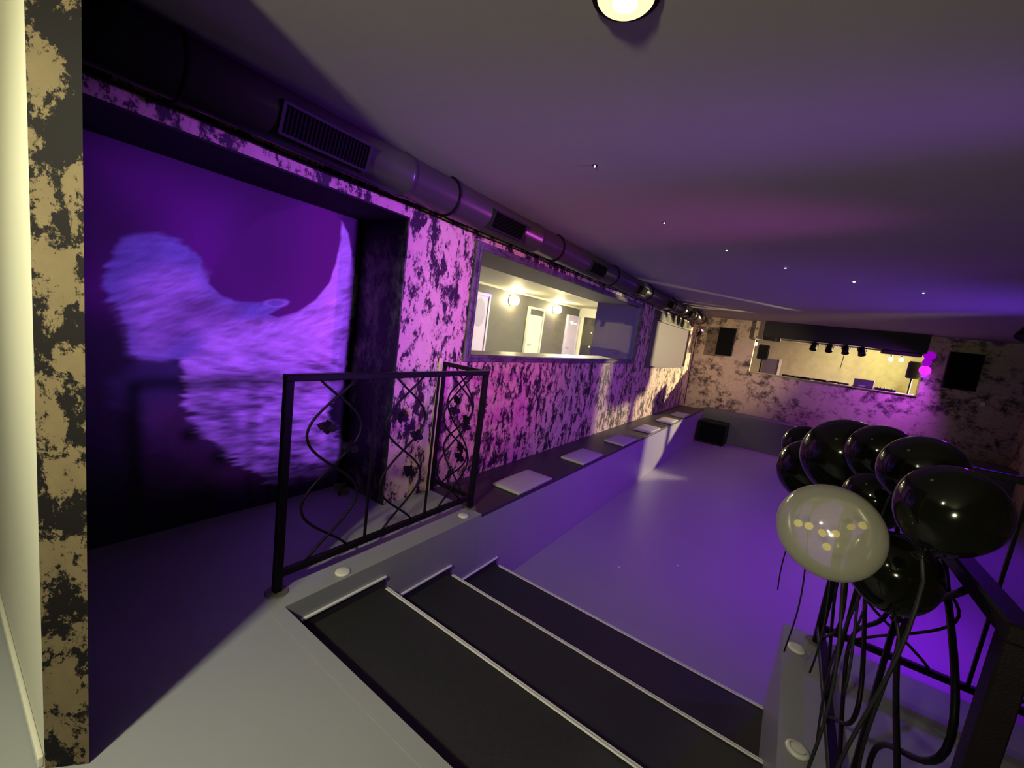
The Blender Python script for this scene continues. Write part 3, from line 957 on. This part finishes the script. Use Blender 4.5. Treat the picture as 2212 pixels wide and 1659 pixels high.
stars = [(-1.10, 2.152), (-1.014, 3.254), (-0.701, 4.162), (-0.271, 4.91), (0.319, 5.567), (0.944, 6.10)]
sl = ['tiny white ceiling spotlight nearest the steps', 'second tiny ceiling spotlight from the steps',
      'third tiny ceiling spotlight from the steps', 'fourth tiny ceiling spotlight from the steps',
      'tiny green-tinted ceiling spotlight in the violet glow', 'tiny ceiling spotlight at the far right end of the row']
for k, (x, y) in enumerate(stars):
    t = thing('ceiling_spotlight', sl[k], 'spotlight', (x, y, ZC), 'row of tiny ceiling spotlights')
    obj('ring', lathe(B(), [(0, 0), (0.014, 0), (0.013, -0.004), (0.0, -0.004)], (x, y, ZC), (0, 0, 1), 16), M['black_plastic'], t, True)
    s = (0.005, 0.006, 0.008, 0.010, 0.012, 0.010)[k]
    obj('lens', lathe(B(), [(0, -0.004), (s, -0.004), (s * 0.7, -0.009), (0, -0.010)], (x, y, ZC), (0, 0, 1), 16), M['led_green' if k == 4 else 'led_white'], t, True)
for k, (x, y) in enumerate(((-1.03, 3.75), (-0.60, 4.25))):
    o = obj('confetti', lathe(B(), [(0, 0.003), (0.011, 0.003), (0.012, 0.0), (0, 0)], (x, y, ZF), (0, 0, 1), 14), M['disc'])  # plain white discs lying on the dance floor
    tag(o, ('white dot on the dance floor, nearer the bench', 'white dot in the middle of the dance floor')[k], 'confetti', 'white dots on the dance floor')

# lamps behind the viewpoint that light the platform: a second ceiling lamp and an added wall uplight that brightens the ceiling
KX, KY = -0.83, -1.00
kl = thing('ceiling_lamp', 'second round ceiling lamp over the platform, behind the viewpoint', 'lamp', (KX, KY, ZC))
obj('rim', lathe(B(), [(0, 0), (0.092, 0), (0.094, -0.012), (0.080, -0.018), (0, -0.018)], (KX, KY, ZC), (0, 0, 1), 40), M['vent'], kl, True)
obj('glass', lathe(B(), [(0.0, -0.018), (0.077, -0.018), (0.077, -0.07), (0.055, -0.11), (0.0, -0.125)], (KX, KY, ZC), (0, 0, 1), 40), M['key_on'], kl, True)
HX, HY, HZ = 0.10, -3.10, 1.55
hl = thing('added_uplight', 'added black cup shaped uplight on the rear wall, behind the viewpoint', 'lamp', (HX, -3.2, HZ))
obj('wall_mount', bx(HX - 0.03, HX + 0.03, -3.2, -3.14, HZ - 0.10, HZ - 0.02, 0.004), M['black_plastic'], hl)
obj('cup', lathe(B(), [(0, -0.12), (0.035, -0.115), (0.06, -0.03), (0.062, 0.05), (0.056, 0.05), (0.05, -0.02), (0, -0.03)], (HX, HY, HZ), (0, 0, 1), 24), M['black_plastic'], hl, True)

# ----------------------------------------------------------- far wall things
def wall_speaker(x0, x1, z0, z1, label):
    t = thing('wall_speaker', label, 'speaker', ((x0 + x1) / 2, YF, z0), 'black speakers on the far wall')
    bm = B()
    y1 = YF - 0.03
    prism(bm, [(x0, y1 - 0.34), (x1, y1 - 0.34), (x1 - 0.06, y1), (x0 + 0.06, y1)], z0, z1)
    obj('cabinet', bm, M['black_plastic'], t)
    obj('grille', bx(x0 + 0.015, x1 - 0.015, y1 - 0.352, y1 - 0.34, z0 + 0.015, z1 - 0.015, 0.006), M['mesh_grille'], t)
    obj('bracket', bx((x0 + x1) / 2 - 0.05, (x0 + x1) / 2 + 0.05, y1, YF, (z0 + z1) / 2 - 0.06, (z0 + z1) / 2 + 0.06), M['iron'], t)


wall_speaker(-1.73, -1.35, 1.40, 2.08, 'black speaker on the far wall left of the booth window')
wall_speaker(2.36, 2.83, 1.34, 2.05, 'black speaker on the far wall right of the booth window')
sub = thing('subwoofer', 'black subwoofer box on the dance floor in the far left corner', 'speaker', (-1.36, 10.95, ZF))
obj('cabinet', bx(-1.66, -1.06, 10.7, 11.2, ZF + 0.02, -0.20, 0.012), M['black_plastic'], sub)
obj('grille', bx(-1.63, -1.09, 10.685, 10.70, ZF + 0.05, -0.23, 0.005), M['mesh_grille'], sub)
for sx in (-1.6, -1.12):
    for sy in (10.76, 11.14):
        obj('foot', lathe(B(), [(0, 0), (0.025, 0), (0.03, 0.02), (0, 0.02)], (sx, sy, ZF), (0, 0, 1), 12), M['rubber'], sub)


def par_can(x, k, label):
    z = 1.86
    t = thing('par_spotlight', label, 'stage light', (x, 11.36, 1.96), 'black stage lights hanging over the booth window')
    ax = Vector((0.1 * (k - 1.5), -0.5, -0.85)).normalized()
    obj('housing', lathe(B(), [(0, 0.09), (0.05, 0.085), (0.062, 0.05), (0.064, -0.07), (0.07, -0.085), (0.066, -0.085), (0.058, -0.06), (0, -0.06)], (x, 11.36, z), tuple(-ax), 20), M['black_plastic'], t, True)
    obj('yoke', tube(B(), [(x - 0.075, 11.36, z), (x - 0.075, 11.36, z + 0.07), (x, 11.36, 1.955), (x, 11.43, 1.99), (x, 11.36, 1.955), (x + 0.075, 11.36, z + 0.07), (x + 0.075, 11.36, z)], 0.008, 6), M['iron'], t)


for k, x in enumerate((0.225, 0.50, 0.78, 1.05)):
    par_can(x, k, ['leftmost of the four black stage lights over the booth window', 'second stage light from the left over the booth window',
                   'third stage light from the left over the booth window', 'rightmost of the four black stage lights over the booth window'][k])
pj = thing('projector', 'black projector box hanging at the left of the booth window', 'projector', (-0.60, 11.5, 1.96))
obj('body', bx(-0.78, -0.42, 11.36, 11.66, 1.885, 1.958, 0.01), M['black_plastic'], pj)
obj('ceiling_mount', bx(-0.63, -0.57, 11.48, 11.54, 1.955, 1.962), M['iron'], pj)
obj('lens', lathe(B(), [(0, 0.02), (0.03, 0.02), (0.034, 0), (0, 0)], (-0.52, 11.36, 1.92), (0, -1, 0), 18), M['laptop'], pj, True)
bar = thing('equipment_rack', 'black lighting gear block at the upper right of the booth window', 'stage light', (1.62, 11.5, 1.96))
obj('housing', bx(1.38, 2.0, 11.45, 11.68, 1.875, 1.958, 0.02), M['black_plastic'], bar)
obj('shelf', bx(1.82, 2.02, 11.62, 11.74, 1.93, 1.955), M['silver'], bar)

# magenta moving head on the right pier
mh = thing('moving_head_light', 'glowing magenta stage lamp right of the booth window', 'stage light', (2.16, 11.62, 1.50))
obj('wall_mount', bx(2.13, 2.19, 11.66, 11.75, 1.60, 1.95, 0.006), M['black_plastic'], mh)
obj('upper_lens', lathe(B(), [(0, 0.07), (0.05, 0.06), (0.085, 0.02), (0.09, -0.03), (0.06, -0.07), (0, -0.08)], (2.13, 11.58, 1.93), (0.2, -1, 0.1), 20), M['led_purple_soft'], mh, True)
obj('middle_lens', lathe(B(), [(0, 0.08), (0.05, 0.07), (0.075, 0.0), (0.05, -0.08), (0, -0.08)], (2.11, 11.58, 1.80), (0, 0, 1), 20), M['led_purple_soft'], mh, True)
obj('lower_lens', lathe(B(), [(0, 0.05), (0.07, 0.04), (0.10, 0.0), (0.08, -0.05), (0, -0.06)], (2.11, 11.57, 1.63), (-0.5, -0.8, -0.2), 24), M['led_purple'], mh, True)
obj('yoke', bx(2.06, 2.16, 11.54, 11.64, 1.48, 1.53, 0.01), M['lavender'], mh)

cs = thing('corner_spotlight', 'small pink-lit spotlight in the far left ceiling corner', 'spotlight', (-2.16, 11.33, 1.93))
ax = Vector((0.55, -0.6, 0.6)).normalized()
obj('barrel', tube(B(), [Vector((-2.19, 11.40, 1.86)), Vector((-2.19, 11.40, 1.86)) + ax * 0.15], 0.04, 16), M['vent_rim'], cs, True)
obj('lens', lathe(B(), [(0, 0.012), (0.036, 0.0), (0, 0)], Vector((-2.19, 11.40, 1.86)) + ax * 0.15, tuple(ax), 16), M['led_pink'], cs, True)
obj('arm', tube(B(), [(XW, 11.45, 1.80), (-2.22, 11.42, 1.80), (-2.19, 11.40, 1.86)], 0.012, 8), M['iron'], cs)
cb = obj('cable', tube(B(), [(XW + 0.02, 11.45, 1.82), (XW + 0.02, 11.5, 1.5), (XW + 0.018, 11.52, 0.9), (XW + 0.02, 11.54, 0.02)], 0.009, 6), M['black_plastic'])
tag(cb, 'dark cable hanging down the far left corner from the pink spotlight', 'cable')
sw = thing('wall_switch', 'tiny pale wall switch on the dark right end of the far wall', 'switch', (3.06, YF, 1.12))
obj('plate', bx(3.03, 3.09, YF - 0.012, YF, 1.08, 1.16, 0.004), M['disc'], sw)
obj('rocker', bx(3.045, 3.075, YF - 0.018, YF - 0.012, 1.10, 1.14, 0.002), M['disc'], sw)

# ----------------------------------------------------------- booth things
def stand_speaker(x, y, z0, z1, w, label, label2):
    t = thing('booth_speaker', label, 'speaker', (x, y, z0), 'black speakers on stands in the booth')
    bm = B()
    h = w / 2
    prism(bm, [(x - h, y - 0.08), (x + h, y - 0.08), (x + h * 0.6, y + 0.08), (x - h * 0.6, y + 0.08)], z0, z1)
    bmesh.ops.bevel(bm, geom=list(bm.edges), offset=0.02, segments=2, affect='EDGES')
    obj('cabinet', bm, M['black_plastic'], t)
    obj('grille', bx(x - h + 0.03, x + h - 0.03, y - 0.09, y - 0.08, z0 + 0.03, z1 - 0.03, 0.004), M['mesh_grille'], t)
    s = thing('speaker_stand', label2, 'stand', (x, y, 0.1), 'speaker stands in the booth')
    obj('pole', tube(B(), [(x, y, 0.35), (x, y, z0)], 0.017, 12), M['iron'], s, True)
    for k in range(3):
        a = 2 * PI * k / 3 + 0.4
        obj('leg', tube(B(), [(x + 0.017 * math.cos(a), y + 0.017 * math.sin(a), 0.75), (x + 0.11 * math.cos(a), y + 0.11 * math.sin(a), 0.112)], 0.011, 8), M['iron'], s, True)


stand_speaker(-0.76, 12.25, 1.425, 1.80, 0.26, 'black speaker on a stand at the left of the booth', 'thin black stand under the left booth speaker')
stand_speaker(2.03, 12.06, 1.435, 1.80, 0.25, 'black speaker on a stand at the right of the booth', 'thin black stand under the right booth speaker')


def bulb(x, y, z, label, arm):
    t = thing('booth_lamp', label, 'lamp', (x, y, z), 'bare warm lamps inside the booth')
    obj('bulb', lathe(B(), [(0, -0.045), (0.03, -0.035), (0.042, 0), (0.03, 0.032), (0.014, 0.05), (0, 0.05)], (x, y, z), (0, 0, 1), 20), M['bulb_on'], t, True)
    obj('socket', tube(B(), [(x, y, z + 0.05), (x, y, z + 0.09)], 0.016, 10), M['black_plastic'], t)
    obj('stem', tube(B(), [(x, y, z + 0.09), (x + arm, y, z + 0.14), (x + arm, y, ZC)], 0.006, 6), M['iron'], t)


bulb(-0.97, 12.4, 1.80, 'bare warm lamp at the left end of the booth', -0.10)
bulb(1.70, 12.6, 1.81, 'left one of the two bare warm lamps at the right of the booth', -0.08)
bulb(1.89, 12.7, 1.82, 'right one of the two bare warm lamps at the right of the booth', 0.06)
d5 = struct('door_5', bx(-0.80, -0.43, 13.765, 13.8, 0.1, 1.47, 0.005), M['booth_panel'], label='dim violet door at the back of the booth', cat='door')
obj('door_jamb', bx(-0.43, -0.365, 13.72, 13.80, 0.1, 1.50, 0.005), M['baseboard'], d5)
lt = thing('laptop', 'dark open laptop standing on the booth ledge', 'laptop', (1.24, 11.88, WZ0))
obj('keyboard_base', bx(1.08, 1.42, 11.78, 11.99, WZ0 + 0.001, WZ0 + 0.018, 0.004), M['laptop'], lt)
s = obj('screen', bx(1.08, 1.42, 11.765, 11.78, WZ0 + 0.012, WZ0 + 0.185, 0.005), M['laptop'], lt)
obj('badge', bx(1.17, 1.29, 11.762, 11.766, WZ0 + 0.03, WZ0 + 0.05), M['lap_screen'], s)
mx = thing('mixer', 'low black mixing desk on the booth ledge beside the laptop', 'mixer', (1.62, 11.9, WZ0))
obj('body', bx(1.46, 1.80, 11.80, 12.02, WZ0 + 0.001, WZ0 + 0.05, 0.008), M['black_plastic'], mx)
for k in range(5):
    obj('knob', lathe(B(), [(0, 0.018), (0.010, 0.018), (0.012, 0), (0, 0)], (1.50 + 0.06 * k, 11.86, WZ0 + 0.05), (0, 0, 1), 12), M['laptop'], mx, True)
rng = random.Random(3)
pts = [(-0.25 + 0.06 * k, 11.80 + 0.03 * math.sin(k * 1.3), WZ0 + 0.02 + 0.012 * rng.random()) for k in range(22)]
cl_ = obj('cable_bundle', tube(B(), pts, [0.018 + 0.007 * rng.random() for _ in pts], 8), M['black_plastic'])
tag(cl_, 'black bundle of cables lying along the booth ledge', 'cable')
wc = obj('wall_cable', tube(B(), [(0.95, 13.79, 2.2), (0.95, 13.79, 1.9), (0.93, 13.79, 1.45)], 0.006, 6), M['black_plastic'])
tag(wc, 'thin dark cable hanging on the yellow booth back wall', 'cable')
fl = thing('floodlight', 'warm floodlight at the right end of the booth', 'lamp', (2.873, 13.0, 1.63))
fd = Vector((-5.27, -4.9, -0.25)).normalized()
fp = Vector((2.873, 13.0, 1.63))
obj('housing', lathe(B(), [(0, -0.16), (0.05, -0.15), (0.09, -0.04), (0.09, -0.025), (0, -0.025)], fp, tuple(fd), 24), M['black_plastic'], fl, True)
obj('stand', tube(B(), [fp - fd * 0.1, (fp - fd * 0.1) + Vector((0, 0, -0.3)), Vector((fp.x, fp.y, 0.1)) - fd * 0.1], 0.015, 8), M['iron'], fl)

# ================================================================ lights
def spot(name, loc, target, power, col, angle, blend, radius=0.05):
    l = bpy.data.lights.new(name, 'SPOT')
    l.energy = power; l.color = col; l.spot_size = math.radians(angle); l.spot_blend = blend
    l.shadow_soft_size = radius
    o = bpy.data.objects.new(name, l)
    o.location = loc
    o.rotation_euler = (Vector(target) - Vector(loc)).to_track_quat('-Z', 'Y').to_euler()
    COL.objects.link(o)
    return o


def fixture(loc, target, label, lensmat):
    """stage lamp body hung from the ceiling, behind the light's lens"""
    loc = Vector(loc); ax = (Vector(target) - loc).normalized()
    t = thing('stage_spotlight', label, 'stage light', loc)
    obj('housing', lathe(B(), [(0, -0.22), (0.06, -0.20), (0.075, -0.05), (0.075, -0.02), (0.06, -0.02), (0, -0.03)], loc, tuple(ax), 24), M['black_plastic'], t, True)
    p = loc - ax * 0.12
    obj('yoke', tube(B(), [p + Vector((0, 0, 0.06)), Vector((p.x, p.y, ZC))], 0.012, 8), M['iron'], t)
    return t


VIOLET = (0.26, 0.035, 1.0)
S1, S1T = (2.5, 2.45, 1.95), (-2.6, 1.66, 1.50)
spot('mural spot', S1, S1T, 1330, (0.34, 0.07, 1.0), 35, 1.0, 0.20)
fixture(S1, S1T, 'violet stage spotlight aimed at the mural', None)
S2, S2T = (2.6, 3.6, 1.65), (-2.27, 3.15, 1.50)
spot('wall wash', S2, S2T, 540, (0.80, 0.07, 0.85), 40, 1.0, 0.06)
fixture(S2, S2T, 'magenta stage spotlight aimed at the wall pier', None)
S3, S3T = (2.4, 4.4, 2.12), (-1.3, 5.3, -0.7)
spot('floor wash', S3, S3T, 480, (0.29, 0.005, 1.0), 98, 0.9, 0.08)
fixture(S3, S3T, 'violet stage spotlight over the near end of the dance floor', None)
S6, S6T = (2.4, 8.6, 2.15), (0.7, 7.2, -0.72)
spot('floor wash', S6, S6T, 240, (0.22, 0.0, 1.0), 126, 0.8, 0.08)
fixture(S6, S6T, 'violet stage spotlight over the far end of the dance floor', None)
S4, S4T = (3.4, 6.9, 0.6), (0.3, 6.7, 2.33)
spot('ceiling glow', S4, S4T, 220, (0.17, 0.04, 1.0), 70, 1.0, 0.05)
fixture(S4, S4T, 'blue violet stage spotlight aimed up at the ceiling', None)
S5, S5T = (3.0, 6.0, 2.1), (-1.5, 11.75, 1.3)  # added spotlight, out of view, to warm the left of the far wall
spot('added far wall warm', S5, S5T, 1000, (1.0, 0.74, 0.45), 27, 1.0, 0.05)
fixture(S5, S5T, 'added warm stage spotlight aimed at the far wall', None)
spot('platform downlight', (KX, KY, ZC - 0.135), (-1.5, 1.3, 0.0), 225, (1.0, 1.0, 0.72), 92, 1.0, 0.08)
spot('added rear uplight', (HX, HY, HZ + 0.075), (-0.9, 1.6, 2.33), 720, (1.0, 0.97, 0.58), 64, 1.0, 0.14)  # added light behind the viewpoint, only to brighten the ceiling
spot('added booth wash', (1.75, 12.15, 2.22), (1.5, 13.8, 1.25), 150, (1.0, 0.88, 0.5), 110, 1.0, 0.05)  # added light without a lamp body, brightens the booth back wall
spot('booth beam', fp, tuple(fp + fd), 3600, (1.0, 0.84, 0.48), 66, 0.25, 0.02)
spot('magenta lamp', (2.2, 10.9, 1.75), (0.8, 11.75, 0.5), 170, (0.5, 0.07, 1.0), 130, 0.9, 0.06)

# ================================================================ world, camera, view
w = bpy.data.worlds.new('night'); scene.world = w
w.use_nodes = True
w.node_tree.nodes['Background'].inputs[0].default_value = (0.02, 0.015, 0.03, 1)
w.node_tree.nodes['Background'].inputs[1].default_value = 0.05

yaw, pit, rol = (math.radians(a) for a in (34.0184, 7.7727, 7.5557))
f = Vector((-math.sin(yaw) * math.cos(pit), math.cos(yaw) * math.cos(pit), -math.sin(pit)))
r0 = Vector((math.cos(yaw), math.sin(yaw), 0)); u0 = r0.cross(f)
r = r0 * math.cos(rol) + u0 * math.sin(rol)
u = u0 * math.cos(rol) - r0 * math.sin(rol)
cd = bpy.data.cameras.new('camera')
cd.sensor_fit = 'HORIZONTAL'; cd.sensor_width = 36.0
cd.lens = 888.925 / 2212 * 36.0
cd.clip_start = 0.02; cd.clip_end = 100
cam = bpy.data.objects.new('camera', cd)
mw = Matrix((( r.x, u.x, -f.x, 0), (r.y, u.y, -f.y, 0), (r.z, u.z, -f.z, 1.4), (0, 0, 0, 1)))
cam.matrix_world = mw
COL.objects.link(cam)
scene.camera = cam

scene.view_settings.view_transform = 'Standard'
scene.view_settings.look = 'None'
scene.view_settings.exposure = 0.0
scene.view_settings.gamma = 1.0
scene.view_settings.use_curve_mapping = False
scene.cycles.use_denoising = True
scene.cycles.max_bounces = 8
scene.cycles.diffuse_bounces = 1
scene.cycles.transparent_max_bounces = 12
scene.cycles.sample_clamp_indirect = 4.0
scene.cycles.caustics_reflective = False
scene.cycles.caustics_refractive = False
